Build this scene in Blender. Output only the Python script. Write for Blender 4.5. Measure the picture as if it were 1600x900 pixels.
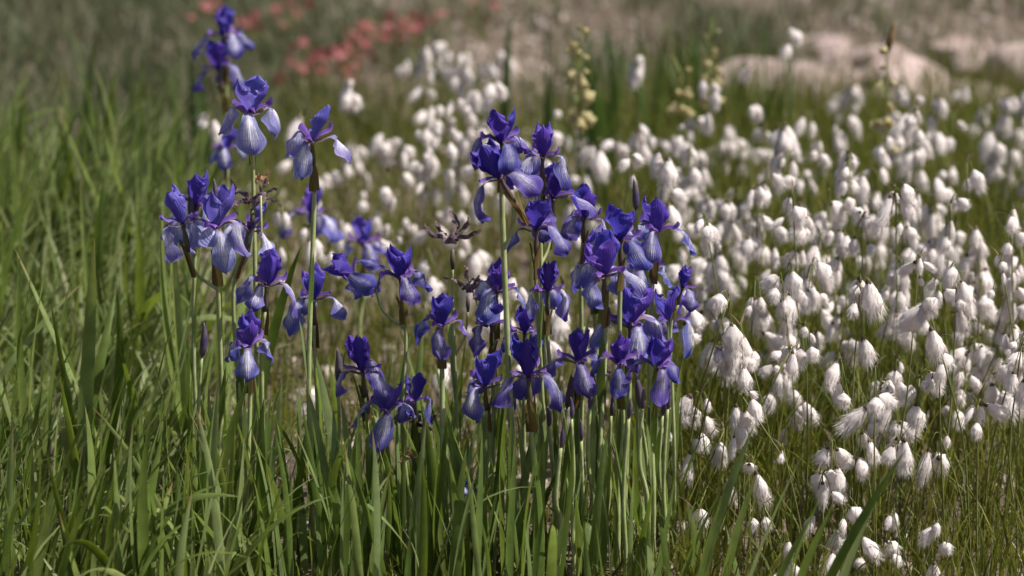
import bpy, math, random
import numpy as np
from mathutils import Vector, Matrix, Euler

R = math.radians
random.seed(11)
rng = np.random.default_rng(11)
for o in list(bpy.data.objects):
    bpy.data.objects.remove(o)
scene = bpy.context.scene
col = scene.collection

# ------------------------------------------------------------------ camera
CAM_H, PITCH, LENS = 1.35, R(15.0), 100.0
cam_d = bpy.data.cameras.new('camera')
cam = bpy.data.objects.new('camera', cam_d)
col.objects.link(cam)
cam.location = (0, 0, CAM_H)
cam.rotation_euler = (math.pi / 2 - PITCH, 0, 0)
cam_d.lens = LENS
cam_d.sensor_width = 36
cam_d.clip_start = 0.05
cam_d.clip_end = 2000
cam_d.dof.use_dof = True
cam_d.dof.focus_distance = 3.74
cam_d.dof.aperture_fstop = 3.3
scene.camera = cam

# ------------------------------------------------------------------ sky and sun
SUN_EL, SUN_AZ = R(57), R(97)
world = bpy.data.worlds.new('World')
scene.world = world
world.use_nodes = True
wn = world.node_tree
bg = wn.nodes['Background']
sky = wn.nodes.new('ShaderNodeTexSky')
sky.sky_type = 'NISHITA'
sky.sun_disc = False
sky.sun_elevation = SUN_EL
sky.sun_rotation = SUN_AZ
sky.dust_density = 4.0
sky.ozone_density = 0.6
wn.links.new(sky.outputs[0], bg.inputs[0])
bg.inputs[1].default_value = 0.062
sun_d = bpy.data.lights.new('sun', 'SUN')
sun_d.energy = 5.0
sun_d.angle = R(0.53)
sun_d.color = (1.0, 0.94, 0.86)
sun = bpy.data.objects.new('sun', sun_d)
col.objects.link(sun)
S = Vector((math.cos(SUN_EL) * math.sin(SUN_AZ), math.cos(SUN_EL) * math.cos(SUN_AZ), math.sin(SUN_EL)))
sun.rotation_euler = (-S).to_track_quat('-Z', 'Y').to_euler()
sun.location = S * 20
vs = scene.view_settings
vs.view_transform = 'Standard'
vs.look = 'None'
vs.exposure = 0.62
vs.gamma = 1.0
scene.cycles.max_bounces = 8
scene.cycles.transparent_max_bounces = 8

# ------------------------------------------------------------------ helpers
SP, CP = math.sin(PITCH), math.cos(PITCH)


def at(px, py, D):
    """world point at forward distance D seen at pixel px,py of the 1600x900 photograph"""
    dx = (px - 800) / 1600 * 36 / LENS
    dy = -(py - 450) / 1600 * 36 / LENS
    d = Vector((dx, CP + dy * SP, -SP + dy * CP))
    return Vector((0, 0, CAM_H)) + d * (D / d.y)


def depth_for(py, z):
    dy = -(py - 450) / 1600 * 36 / LENS
    return (z - CAM_H) / (-SP + dy * CP) * (CP + dy * SP)


def gz(x, y):
    return (0.018 * np.sin(1.7 * x + 0.6) * np.cos(1.3 * y) + 0.012 * np.sin(4.1 * x + 2.2 * y)
            + 0.006 * np.sin(9.0 * x - 7.0 * y))


def link(name, mesh, parent=None):
    o = bpy.data.objects.new(name, mesh)
    col.objects.link(o)
    if parent is not None:
        o.parent = parent
    return o


def tag(o, label=None, cat=None, group=None, kind=None):
    if label:
        o['label'] = label
    if cat:
        o['category'] = cat
    if group:
        o['group'] = group
    if kind:
        o['kind'] = kind
    return o


def thing(name, label, cat, loc, group=None):
    o = link(name, None)
    o.empty_display_size = 0.05
    o.location = loc
    return tag(o, label, cat, group)


def mesh_from(name, verts, faces, mat, uvs=None, smooth=True, rnd=None):
    me = bpy.data.meshes.new(name)
    me.from_pydata([tuple(v) for v in verts], [], faces)
    if uvs is not None:
        l = me.uv_layers.new(name='UVMap')
        vi = np.empty(len(me.loops), dtype=np.int32)
        me.loops.foreach_get('vertex_index', vi)
        l.data.foreach_set('uv', np.asarray(uvs, dtype=np.float32)[vi].ravel())
    if smooth:
        me.polygons.foreach_set('use_smooth', [True] * len(me.polygons))
    if isinstance(mat, (list, tuple)):
        for m in mat:
            me.materials.append(m)
    else:
        me.materials.append(mat)
    me.update()
    return me


def grid_faces(nu, nv, off=0):
    f = []
    for i in range(nu - 1):
        for j in range(nv - 1):
            a = off + i * nv + j
            f.append((a, a + 1, a + nv + 1, a + nv))
    return f


def smooth_interp(t, xs, ys):
    """Catmull-Rom through (xs, ys)"""
    xs = np.asarray(xs, float)
    ys = np.asarray(ys, float)
    m = np.gradient(ys, xs)
    i = np.clip(np.searchsorted(xs, t) - 1, 0, len(xs) - 2)
    h = xs[i + 1] - xs[i]
    s = (t - xs[i]) / h
    return ((2 * s**3 - 3 * s**2 + 1) * ys[i] + (s**3 - 2 * s**2 + s) * h * m[i]
            + (-2 * s**3 + 3 * s**2) * ys[i + 1] + (s**3 - s**2) * h * m[i + 1])


def spline_pts(pts, n):
    p = np.asarray([tuple(q) for q in pts], float)
    xs = np.linspace(0, 1, len(p))
    t = np.linspace(0, 1, n)
    return np.stack([smooth_interp(t, xs, p[:, k]) for k in range(3)], 1)


def tube(pts, radii, n=7, cap=True):
    pts = np.asarray([tuple(p) for p in pts], float)
    radii = np.broadcast_to(np.asarray(radii, float), (len(pts),))
    T = np.gradient(pts, axis=0)
    T /= np.linalg.norm(T, axis=1)[:, None] + 1e-12
    ref = np.array([1.0, 0, 0]) if abs(T[0][0]) < 0.8 else np.array([0, 1.0, 0])
    verts, uv = [], []
    for i in range(len(pts)):
        a = np.cross(T[i], ref)
        a /= np.linalg.norm(a)
        b = np.cross(T[i], a)
        for j in range(n):
            w = 2 * math.pi * j / n
            verts.append(pts[i] + radii[i] * (math.cos(w) * a + math.sin(w) * b))
            uv.append((j / n, i / (len(pts) - 1)))
    f = []
    for i in range(len(pts) - 1):
        for j in range(n):
            k = (j + 1) % n
            f.append((i * n + j, i * n + k, (i + 1) * n + k, (i + 1) * n + j))
    if cap:
        f.append(tuple(range(n))[::-1])
        f.append(tuple((len(pts) - 1) * n + j for j in range(n)))
    return verts, f, uv


# ------------------------------------------------------------------ materials
def new_mat(name):
    m = bpy.data.materials.new(name)
    m.use_nodes = True
    nt = m.node_tree
    nt.nodes.clear()
    out = nt.nodes.new('ShaderNodeOutputMaterial')
    return m, nt, out


class NT:
    def __init__(s, nt):
        s.nt = nt

    def n(s, t, **k):
        nd = s.nt.nodes.new(t)
        for a, b in k.items():
            setattr(nd, a, b)
        return nd

    def put(s, sock, v):
        if hasattr(v, 'is_output'):
            s.nt.links.new(v, sock)
        elif isinstance(v, tuple) and len(v) == 3:
            sock.default_value = (*v, 1)
        else:
            sock.default_value = v

    def math(s, op, a, b=0.0, c=None, clamp=False):
        nd = s.n('ShaderNodeMath', operation=op, use_clamp=clamp)
        s.put(nd.inputs[0], a)
        s.put(nd.inputs[1], b)
        if c is not None:
            s.put(nd.inputs[2], c)
        return nd.outputs[0]

    def mix(s, f, a, b):
        nd = s.n('ShaderNodeMix', data_type='RGBA')
        s.put(nd.inputs[0], f)
        s.put(nd.inputs[6], a)
        s.put(nd.inputs[7], b)
        return nd.outputs[2]

    def ramp(s, f, stops):
        nd = s.n('ShaderNodeValToRGB')
        e = nd.color_ramp.elements
        while len(e) < len(stops):
            e.new(0.5)
        for q, (p, c) in zip(e, stops):
            q.position = p
            q.color = (*c, 1) if len(c) == 3 else c
        s.put(nd.inputs[0], f)
        return nd.outputs[0]

    def noise(s, scale, vec=None, detail=3, rough=0.55):
        nd = s.n('ShaderNodeTexNoise')
        nd.inputs['Scale'].default_value = scale
        nd.inputs['Detail'].default_value = detail
        nd.inputs['Roughness'].default_value = rough
        if vec is not None:
            s.put(nd.inputs['Vector'], vec)
        return nd.outputs['Fac']

    def smooth(s, v, lo, hi):
        nd = s.n('ShaderNodeMapRange', interpolation_type='SMOOTHSTEP')
        s.put(nd.inputs[0], v)
        nd.inputs[1].default_value = lo
        nd.inputs[2].default_value = hi
        return nd.outputs[0]

    def leafy(s, out, colour, trans, rough=0.5, bump=None, tcol=None, spec=0.5):
        p = s.n('ShaderNodeBsdfPrincipled')
        s.put(p.inputs['Base Color'], colour)
        p.inputs['Roughness'].default_value = rough
        p.inputs['Specular IOR Level'].default_value = spec
        if bump is not None:
            b = s.n('ShaderNodeBump')
            b.inputs['Strength'].default_value = bump[1]
            b.inputs['Distance'].default_value = bump[2]
            s.put(b.inputs['Height'], bump[0])
            s.nt.links.new(b.outputs[0], p.inputs['Normal'])
        t = s.n('ShaderNodeBsdfTranslucent')
        s.put(t.inputs[0], tcol if tcol is not None else colour)
        m = s.n('ShaderNodeMixShader')
        m.inputs[0].default_value = trans
        s.nt.links.new(p.outputs[0], m.inputs[1])
        s.nt.links.new(t.outputs[0], m.inputs[2])
        s.nt.links.new(m.outputs[0], out.inputs[0])


def leaf_mat(name, ca, cb, cc, trans=0.4, rough=0.42, tip=None, attr=False, ribs=14, spec=0.3):
    """blade material: per-blade hue, fine parallel ribs, a dry tip"""
    m, nt, out = new_mat(name)
    q = NT(nt)
    if attr:
        a = q.n('ShaderNodeAttribute', attribute_name='rnd')
        rnd = a.outputs['Fac']
    else:
        rnd = q.n('ShaderNodeObjectInfo').outputs['Random']
    uv = q.n('ShaderNodeUVMap')
    sep = q.n('ShaderNodeSeparateXYZ')
    nt.links.new(uv.outputs[0], sep.inputs[0])
    c = q.ramp(rnd, [(0.0, ca), (0.5, cb), (1.0, cc)])
    u = q.math('MULTIPLY', sep.outputs[0], ribs * 6.283)
    wav = q.math('SINE', u)
    n = q.noise(35, q.n('ShaderNodeNewGeometry').outputs['Position'], 2)
    k = q.math('MULTIPLY_ADD', wav, 0.10, n)
    k = q.math('ADD', k, 0.5)
    hs = q.n('ShaderNodeHueSaturation')
    q.put(hs.inputs['Value'], k)
    nt.links.new(c, hs.inputs['Color'])
    c = hs.outputs[0]
    if tip:
        f = q.math('MULTIPLY', q.smooth(sep.outputs[1], 0.86, 1.0), q.smooth(rnd, 0.55, 0.75))
        c = q.mix(f, c, tip)
    tc = q.n('ShaderNodeHueSaturation')
    nt.links.new(c, tc.inputs['Color'])
    tc.inputs['Hue'].default_value = 0.485
    tc.inputs['Saturation'].default_value = 1.1
    tc.inputs['Value'].default_value = 1.25
    q.leafy(out, c, trans, rough, (wav, 0.25, 0.0006), tc.outputs[0], spec)
    return m


def petal_mat(name, base, edge, vein, signal, sig_amt, trans=0.5, fall=True):
    m, nt, out = new_mat(name)
    q = NT(nt)
    uv = q.n('ShaderNodeUVMap')
    sep = q.n('ShaderNodeSeparateXYZ')
    nt.links.new(uv.outputs[0], sep.inputs[0])
    U, V = sep.outputs[0], sep.outputs[1]
    rnd = q.n('ShaderNodeObjectInfo').outputs['Random']
    pos = q.n('ShaderNodeNewGeometry').outputs['Position']
    n1 = q.noise(160, pos, 3)
    n2 = q.noise(40, pos, 2)
    ph = q.math('MULTIPLY_ADD', n1, 5.5, q.math('MULTIPLY', U, 6.283 * (13 if fall else 9)))
    w = q.math('SINE', ph)
    vm = q.smooth(w, 0.25, 0.9)                       # vein lines
    ph2 = q.math('MULTIPLY_ADD', n1, 3.0, q.math('MULTIPLY', V, 42))
    vm2 = q.math('MULTIPLY', q.smooth(q.math('SINE', ph2), 0.6, 1.0), 0.6)
    vm = q.math('MAXIMUM', vm, vm2)
    cx = q.n('ShaderNodeCombineXYZ')
    q.put(cx.inputs[0], q.math('MULTIPLY', U, 26.0))
    q.put(cx.inputs[1], q.math('MULTIPLY', V, 4.5))
    q.put(cx.inputs[2], q.math('MULTIPLY', rnd, 60.0))
    n4 = q.noise(1.0, cx.outputs[0], 3, 0.6)
    vm = q.math('MULTIPLY', vm, q.smooth(n4, 0.38, 0.6))
    c = q.mix(q.smooth(q.math('ABSOLUTE', q.math('SUBTRACT', U, 0.5)), 0.25, 0.5), base, edge)
    c = q.mix(q.math('MULTIPLY', vm, 0.42), c, vein)
    if fall:
        du = q.math('MULTIPLY', q.math('SUBTRACT', U, 0.5), 2.6)
        dv = q.math('MULTIPLY', q.math('SUBTRACT', V, 0.54), 3.0)
        d = q.math('SQRT', q.math('ADD', q.math('MULTIPLY', du, du), q.math('MULTIPLY', dv, dv)))
        d = q.math('MULTIPLY_ADD', q.math('SUBTRACT', n2, 0.5), 0.8, d)
        sg = q.math('SUBTRACT', 1.0, q.smooth(d, 0.15, 1.25))
        sg = q.math('MULTIPLY', sg, q.math('MULTIPLY_ADD', q.smooth(n4, 0.40, 0.60), 0.85, 0.22))
        sg = q.math('MULTIPLY', sg, q.math('MULTIPLY_ADD', rnd, 0.5, sig_amt))
        sg = q.math('MULTIPLY', sg, q.math('SUBTRACT', 1.0, q.math('MULTIPLY', vm, 0.8)), clamp=True)
        c = q.mix(sg, c, signal)
        hf = q.math('SUBTRACT', 1.0, q.smooth(V, 0.22, 0.42))
        hc = q.mix(q.math('MULTIPLY', vm, 0.9), (0.34, 0.24, 0.16), (0.07, 0.015, 0.10))
        c = q.mix(q.math('MULTIPLY', hf, 0.85), c, hc)
    else:
        hf = q.math('SUBTRACT', 1.0, q.smooth(V, 0.0, 0.22))
        c = q.mix(q.math('MULTIPLY', hf, 0.6), c, (0.10, 0.03, 0.16))
    hs = q.n('ShaderNodeHueSaturation')
    q.put(hs.inputs['Hue'], q.math('MULTIPLY_ADD', rnd, 0.03, 0.488))
    q.put(hs.inputs['Value'], q.math('MULTIPLY_ADD', n2, 0.7, 0.66))
    nt.links.new(c, hs.inputs['Color'])
    q.leafy(out, hs.outputs[0], trans, 0.55, (w, 0.35, 0.0008), None, 0.3)
    return m


def plain_mat(name, ca, cb, scale=120, trans=0.0, rough=0.6, rnd_amt=0.0):
    m, nt, out = new_mat(name)
    q = NT(nt)
    n = q.noise(scale, q.n('ShaderNodeNewGeometry').outputs['Position'], 4)
    f = q.smooth(n, 0.3, 0.7)
    if rnd_amt:
        f = q.math('ADD', q.math('MULTIPLY', f, 1 - rnd_amt),
                   q.math('MULTIPLY', q.n('ShaderNodeObjectInfo').outputs['Random'], rnd_amt))
    q.leafy(out, q.mix(f, ca, cb), trans, rough, (n, 0.4, 0.001), None, 0.3)
    return m


M = {}
M['leaf'] = leaf_mat('iris_leaf', (0.085, 0.135, 0.022), (0.15, 0.22, 0.055), (0.23, 0.30, 0.13), 0.48, 0.40, (0.30, 0.20, 0.09))
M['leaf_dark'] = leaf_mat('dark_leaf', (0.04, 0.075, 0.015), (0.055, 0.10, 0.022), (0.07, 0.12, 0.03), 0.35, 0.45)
M['grassleaf'] = leaf_mat('bank_leaf', (0.075, 0.12, 0.018), (0.145, 0.205, 0.045), (0.26, 0.33, 0.13), 0.48, 0.42, (0.32, 0.22, 0.10))
M['meadow'] = leaf_mat('meadow_blade', (0.07, 0.095, 0.014), (0.11, 0.135, 0.02), (0.20, 0.20, 0.05), 0.42, 0.5, None, True, 2)
M['bank'] = leaf_mat('bank_blade', (0.10, 0.15, 0.03), (0.15, 0.205, 0.06), (0.25, 0.27, 0.13), 0.42, 0.5, None, True, 2)
M['straw'] = leaf_mat('straw_blade', (0.14, 0.12, 0.05), (0.24, 0.19, 0.11), (0.40, 0.33, 0.25), 0.25, 0.7, None, True, 2)
M['greyherb'] = leaf_mat('grey_herb', (0.06, 0.085, 0.03), (0.095, 0.115, 0.055), (0.17, 0.145, 0.105), 0.30, 0.6, None, True, 2)
M['fall0'] = petal_mat('pale_fall', (0.20, 0.20, 0.50), (0.30, 0.31, 0.60), (0.09, 0.08, 0.36), (0.88, 0.88, 0.92), 1.3)
M['fall1'] = petal_mat('mid_fall', (0.11, 0.10, 0.42), (0.20, 0.20, 0.54), (0.05, 0.04, 0.28), (0.86, 0.86, 0.92), 1.15)
M['fall2'] = petal_mat('dark_fall', (0.075, 0.06, 0.33), (0.14, 0.125, 0.46), (0.025, 0.016, 0.18), (0.72, 0.72, 0.88), 0.7)
M['std0'] = petal_mat('pale_standard', (0.16, 0.125, 0.50), (0.25, 0.21, 0.60), (0.08, 0.05, 0.36), (1, 1, 1), 0, fall=False)
M['std1'] = petal_mat('mid_standard', (0.10, 0.068, 0.43), (0.16, 0.12, 0.53), (0.05, 0.03, 0.30), (1, 1, 1), 0, fall=False)
M['std2'] = petal_mat('dark_standard', (0.075, 0.048, 0.37), (0.125, 0.085, 0.48), (0.03, 0.015, 0.22), (1, 1, 1), 0, fall=False)
M['style'] = petal_mat('style_arm', (0.17, 0.085, 0.42), (0.30, 0.20, 0.56), (0.10, 0.03, 0.24), (1, 1, 1), 0, fall=False)
M['stem'] = plain_mat('iris_stem', (0.23, 0.275, 0.10), (0.34, 0.385, 0.19), 60, 0.0, 0.42)
M['ovary'] = plain_mat('iris_ovary', (0.09, 0.11, 0.03), (0.10, 0.05, 0.07), 70, 0.05, 0.5)
M['spathe'] = plain_mat('spathe', (0.22, 0.11, 0.045), (0.13, 0.14, 0.04), 45, 0.35, 0.6, 0.5)
M['budtip'] = plain_mat('bud', (0.06, 0.04, 0.12), (0.12, 0.10, 0.10), 90, 0.1, 0.5)
M['withered'] = plain_mat('withered_petal', (0.05, 0.025, 0.05), (0.20, 0.14, 0.16), 180, 0.2, 0.7)
M['cotton'] = plain_mat('cotton_wool', (0.76, 0.70, 0.685), (0.85, 0.81, 0.80), 300, 0.38, 0.9)
M['scale'] = plain_mat('cotton_scale', (0.045, 0.03, 0.022), (0.11, 0.075, 0.045), 200, 0.0, 0.7)
M['cstem'] = plain_mat('cotton_stem', (0.10, 0.14, 0.03), (0.20, 0.20, 0.06), 25, 0.1, 0.5, 0.4)
M['cream'] = plain_mat('cream_petal', (0.36, 0.31, 0.13), (0.52, 0.46, 0.27), 90, 0.4, 0.6, 0.4)
M['red'] = plain_mat('red_petal', (0.25, 0.06, 0.06), (0.32, 0.12, 0.115), 60, 0.35, 0.6, 0.5)
M['brown'] = plain_mat('brown_stalk', (0.13, 0.08, 0.035), (0.20, 0.13, 0.06), 60, 0.0, 0.7)


def ground_mat():
    m, nt, out = new_mat('soil')
    q = NT(nt)
    pos = q.n('ShaderNodeNewGeometry').outputs['Position']
    n1 = q.noise(1.3, pos, 5)
    n2 = q.noise(28, pos, 6, 0.65)
    n3 = q.noise(160, pos, 4, 0.7)
    c = q.mix(q.smooth(n2, 0.35, 0.65), (0.055, 0.040, 0.028), (0.125, 0.092, 0.070))
    c = q.mix(q.smooth(n1, 0.52, 0.68), c, (0.20, 0.155, 0.13))
    c = q.mix(q.math('MULTIPLY', q.smooth(n3, 0.55, 0.7), 0.6), c, (0.30, 0.25, 0.21))
    p = q.n('ShaderNodeBsdfPrincipled')
    q.put(p.inputs['Base Color'], c)
    p.inputs['Roughness'].default_value = 0.95
    b = q.n('ShaderNodeBump')
    b.inputs['Strength'].default_value = 0.8
    b.inputs['Distance'].default_value = 0.01
    q.put(b.inputs['Height'], q.math('ADD', n2, q.math('MULTIPLY', n3, 0.4)))
    nt.links.new(b.outputs[0], p.inputs['Normal'])
    nt.links.new(p.outputs[0], out.inputs[0])
    return m


def stone_mat(name, ca, cb, cd):
    m, nt, out = new_mat(name)
    q = NT(nt)
    pos = q.n('ShaderNodeNewGeometry').outputs['Position']
    n1 = q.noise(6, pos, 6, 0.65)
    n2 = q.noise(70, pos, 5, 0.7)
    c = q.mix(q.smooth(n1, 0.35, 0.65), ca, cb)
    c = q.mix(q.math('MULTIPLY', q.smooth(n2, 0.52, 0.7), 0.6), c, cd)
    rnd = q.n('ShaderNodeObjectInfo').outputs['Random']
    hs = q.n('ShaderNodeHueSaturation')
    q.put(hs.inputs['Value'], q.math('MULTIPLY_ADD', rnd, 0.3, 0.85))
    nt.links.new(c, hs.inputs['Color'])
    p = q.n('ShaderNodeBsdfPrincipled')
    nt.links.new(hs.outputs[0], p.inputs['Base Color'])
    p.inputs['Roughness'].default_value = 0.9
    b = q.n('ShaderNodeBump')
    b.inputs['Strength'].default_value = 0.7
    b.inputs['Distance'].default_value = 0.012
    q.put(b.inputs['Height'], q.math('ADD', n1, q.math('MULTIPLY', n2, 0.3)))
    nt.links.new(b.outputs[0], p.inputs['Normal'])
    nt.links.new(p.outputs[0], out.inputs[0])
    return m


M['soil'] = ground_mat()
M['stone'] = stone_mat('pink_stone', (0.26, 0.195, 0.18), (0.40, 0.315, 0.30), (0.14, 0.10, 0.09))
M['gravel'] = stone_mat('gravel', (0.30, 0.25, 0.22), (0.44, 0.375, 0.345), (0.18, 0.14, 0.12))

# ------------------------------------------------------------------ ground
def build_ground():
    xs = np.concatenate([[-400, -120, -40, -15, -8, -5], np.linspace(-3.5, 3.5, 120), [5, 8, 15, 40, 120, 400]])
    ys = np.concatenate([[-60, -15, -4, 0, 1.5], np.linspace(2.5, 11, 150), [13, 17, 25, 45, 100, 250, 700]])
    X, Y = np.meshgrid(xs, ys, indexing='ij')
    near = np.clip(1 - (np.maximum(np.abs(X) - 3.5, 0) + np.maximum(Y - 11, 0) + np.maximum(2.5 - Y, 0)) / 4, 0, 1)
    Z = gz(X, Y) * near + 0.004 * np.sin(31 * X + 17 * Y) * near
    v = np.stack([X, Y, Z], -1).reshape(-1, 3)
    me = mesh_from('ground', v, grid_faces(len(xs), len(ys)), M['soil'])
    tag(link('ground', me), kind='structure')


build_ground()

# ------------------------------------------------------------------ blade masses (grass)
def blade_mass(name, base, h, w, lean, az, twist, mat, label, cat, rnd, segs=4):
    """many ribbons as one mesh; lean: how far the tip bends over, as a share of the height"""
    n = len(base)
    L = segs + 1
    t = np.linspace(0, 1, L)
    d = np.stack([np.cos(az), np.sin(az), np.zeros(n)], 1)
    s = np.stack([np.cos(twist), np.sin(twist), np.zeros(n)], 1)
    cen = (base[:, None, :] + d[:, None, :] * (h * lean)[:, None, None] * (t**2)[None, :, None]
           + np.array([0, 0, 1.0]) * (h * (1 - 0.35 * np.clip(lean, 0, 1.6)**2))[:, None, None] * (t - 0.25 * np.clip(lean, 0, 1)[:, None] * t**2)[:, :, None])
    wid = (w[:, None] * (1 - t**2.2)[None, :]) * 0.5
    wid[:, -1] = 0.00015
    A = cen - s[:, None, :] * wid[:, :, None]
    B = cen + s[:, None, :] * wid[:, :, None]
    V = np.stack([A, B], 2).reshape(-1, 3)              # n, L, 2
    i = np.arange(n)[:, None] * (2 * L) + np.arange(segs)[None, :] * 2
    F = np.stack([i, i + 1, i + 3, i + 2], -1).reshape(-1, 4)
    me = bpy.data.meshes.new(name)
    me.vertices.add(len(V))
    me.vertices.foreach_set('co', V.astype(np.float32).ravel())
    me.loops.add(F.size)
    me.loops.foreach_set('vertex_index', F.astype(np.int32).ravel())
    me.polygons.add(len(F))
    me.polygons.foreach_set('loop_start', (np.arange(len(F)) * 4).astype(np.int32))
    me.update(calc_edges=True)
    me.polygons.foreach_set('use_smooth', np.ones(len(F), dtype=bool))
    uv = np.zeros((n, L, 2, 2), np.float32)
    uv[:, :, 1, 0] = 1
    uv[:, :, :, 1] = t[None, :, None]
    l = me.uv_layers.new(name='UVMap')
    l.data.foreach_set('uv', uv.reshape(-1, 2)[F.ravel()].ravel())
    a = me.attributes.new('rnd', 'FLOAT', 'POINT')
    a.data.foreach_set('value', np.repeat(rnd, 2 * L).astype(np.float32))
    me.materials.append(mat)
    me.validate()
    o = link(name, me)
    tag(o, label, cat, kind='stuff')
    return o


def scatter(n, y0, y1, spread=0.27, keep=None):
    """random ground points in the wedge the camera looks along, and well beside it"""
    y = np.sqrt(rng.uniform(y0**2, y1**2, n))
    x = rng.uniform(-1, 1, n) * spread * y
    px = 800 + x / y * CP * 1600 * LENS / 36 * 1.0
    if keep is not None:
        k = rng.uniform(0, 1, n) < keep(px, y)
        x, y, px = x[k], y[k], px[k]
    z = gz(x, y) - 0.006
    return np.stack([x, y, z], 1), px


def sstep(v, a, b):
    t = np.clip((v - a) / (b - a), 0, 1)
    return t * t * (3 - 2 * t)


# fine meadow grass under the cottongrass
def keep_meadow(px, y):
    side = sstep(px, 880, 1080)
    mid = 0.36 + 0.25 * sstep(y, 5.6, 6.4)
    clump = 0.55 + 0.45 * np.sin(px * 0.021 + y * 3.1) * np.sin(y * 5.3 + px * 0.013)
    far = 1 - sstep(y, 6.2, 6.9)
    return (mid * (1 - side) * sstep(px, 300, 420) + side * (0.45 + 0.55 * clump)) * far


b, px = scatter(56000, 3.05, 7.0, keep=keep_meadow)
n = len(b)
blade_mass('meadow_grass', b, rng.uniform(0.08, 0.24, n) * (0.7 + 0.5 * sstep(px, 900, 1100)) * (0.55 + 0.45 * sstep(b[:, 1], 3.3, 3.9)), rng.uniform(0.0018, 0.0042, n),
           rng.uniform(0.05, 0.65, n), rng.uniform(0, 6.28, n), rng.uniform(-0.8, 0.8, n), M['meadow'],
           'fine yellow green grass growing under the white cottongrass', 'grass', rng.uniform(0, 1, n))


# tall sage green grass on the bank
def keep_bank(px, y):
    edge = 330 + 60 * np.sin(y * 2.2)
    return (1 - sstep(px, edge - 90, edge + 60)) * sstep(y, 3.15, 3.5) * (1 - sstep(y, 4.9, 5.7))


b, px = scatter(21000, 3.1, 7.0, keep=keep_bank)
n = len(b)
hh = rng.uniform(0.12, 0.42, n) * (0.62 + 0.45 * sstep(b[:, 1], 3.6, 5.0))
blade_mass('bank_grass', b, hh, rng.uniform(0.004, 0.012, n),
           rng.uniform(0.1, 0.8, n), rng.normal(0.3, 1.3, n), rng.uniform(-0.9, 0.9, n), M['bank'],
           'tall sage green grass covering the bank beside the irises', 'grass', rng.uniform(0, 1, n))

# dry straw and thatch on the soil
b, px = scatter(16000, 3.2, 8.6, keep=lambda px, y: 0.35 + 0.65 * np.exp(-((px - 800) / 190.0)**2) * sstep(y, 5.8, 6.6))
n = len(b)
blade_mass('dry_straw', b, rng.uniform(0.03, 0.12, n), rng.uniform(0.002, 0.005, n), rng.uniform(0.4, 1.6, n),
           rng.uniform(0, 6.28, n), rng.uniform(-1.2, 1.2, n), M['straw'],
           'pale dry straw lying over the brown soil', 'straw', rng.uniform(0, 1, n), 3)


# low grey green ground cover far behind
def keep_herb(px, y):
    holes = np.exp(-((px - 800) / 150.0)**2) * 0.85
    right = sstep(px, 1180, 1260) * 0.75
    cl = np.clip(0.5 + 0.9 * np.sin(px * 0.017 + 1.0) * np.sin(y * 4.3 + px * 0.006), 0, 1)
    return np.clip((1 - holes - right), 0, 1) * np.maximum(cl, .75 * (1 - sstep(px, 420, 620))) * sstep(y, 5.2 + .8 * sstep(px, 300, 450), 6.0 + .6 * sstep(px, 300, 450))


b, px = scatter(85000, 5.2, 11.5, keep=keep_herb)
n = len(b)
blade_mass('grey_ground_cover', b, rng.uniform(0.05, 0.16, n), rng.uniform(0.005, 0.011, n), rng.uniform(0.2, 1.0, n),
           rng.uniform(0, 6.28, n), rng.uniform(-1.5, 1.5, n), M['greyherb'],
           'low grey green ground cover behind the white cottongrass', 'ground cover', rng.uniform(0, 1, n), 3)


# ------------------------------------------------------------------ stones
def rock_mesh(name, seed, mat, sub=5, flat=0.5, rough=0.16):
    import bmesh
    bm = bmesh.new()
    bmesh.ops.create_icosphere(bm, subdivisions=sub, radius=1.0)
    r = np.random.default_rng(seed)
    k = r.normal(0, 1, (10, 3)) * np.linspace(1.2, 7, 10)[:, None]
    ph = r.uniform(0, 6.28, 10)
    am = rough / np.linspace(1, 4.5, 10)
    planes = [(Vector(r.normal(0, 1, 3)).normalized(), r.uniform(0.62, 0.88)) for _ in range(9)]
    for v in bm.verts:
        p = v.co.copy()
        for nrm, d in planes:
            e = p.dot(nrm) - d
            if e > 0:
                p -= nrm * e * 0.85
        s = sum(am[i] * math.sin(p.x * k[i][0] + p.y * k[i][1] + p.z * k[i][2] + ph[i]) for i in range(10))
        p *= 1 + s
        v.co = (p.x, p.y, p.z * flat)
    me = bpy.data.meshes.new(name)
    bm.to_mesh(me)
    bm.free()
    me.polygons.foreach_set('use_smooth', [True] * len(me.polygons))
    me.materials.append(mat)
    return me


ROCK = [rock_mesh('stone', 40 + i, M['stone'], 4, 1.0, 0.20) for i in range(5)]
for i in range(26):
    px_, py_ = random.uniform(1235, 1720), random.uniform(62, 178)
    if i < 5:
        px_, py_ = 1270 + 95 * i, (150, 128, 150, 120, 145)[i]
    D = depth_for(py_, .03)
    w = random.uniform(.05, .10) if i >= 5 else random.uniform(.12, .17)
    p = at(px_, py_, D)
    o = link('stone', ROCK[i % 5])
    o.scale = (w * random.uniform(1, 1.4), w, w * random.uniform(.45, .75))
    o.location = (p.x, D, float(gz(p.x, D)) + w * .18)
    o.rotation_euler = (random.gauss(0, .2), random.gauss(0, .2), random.uniform(0, 6.28))
    big = i < 5
    tag(o, ('large pale pink stone in the heap behind the cottongrass drift' if big else 'small pinkish stone lying in the heap behind the cottongrass drift'), 'stone',
        'large stones of the heap' if big else 'small stones of the heap')


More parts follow.
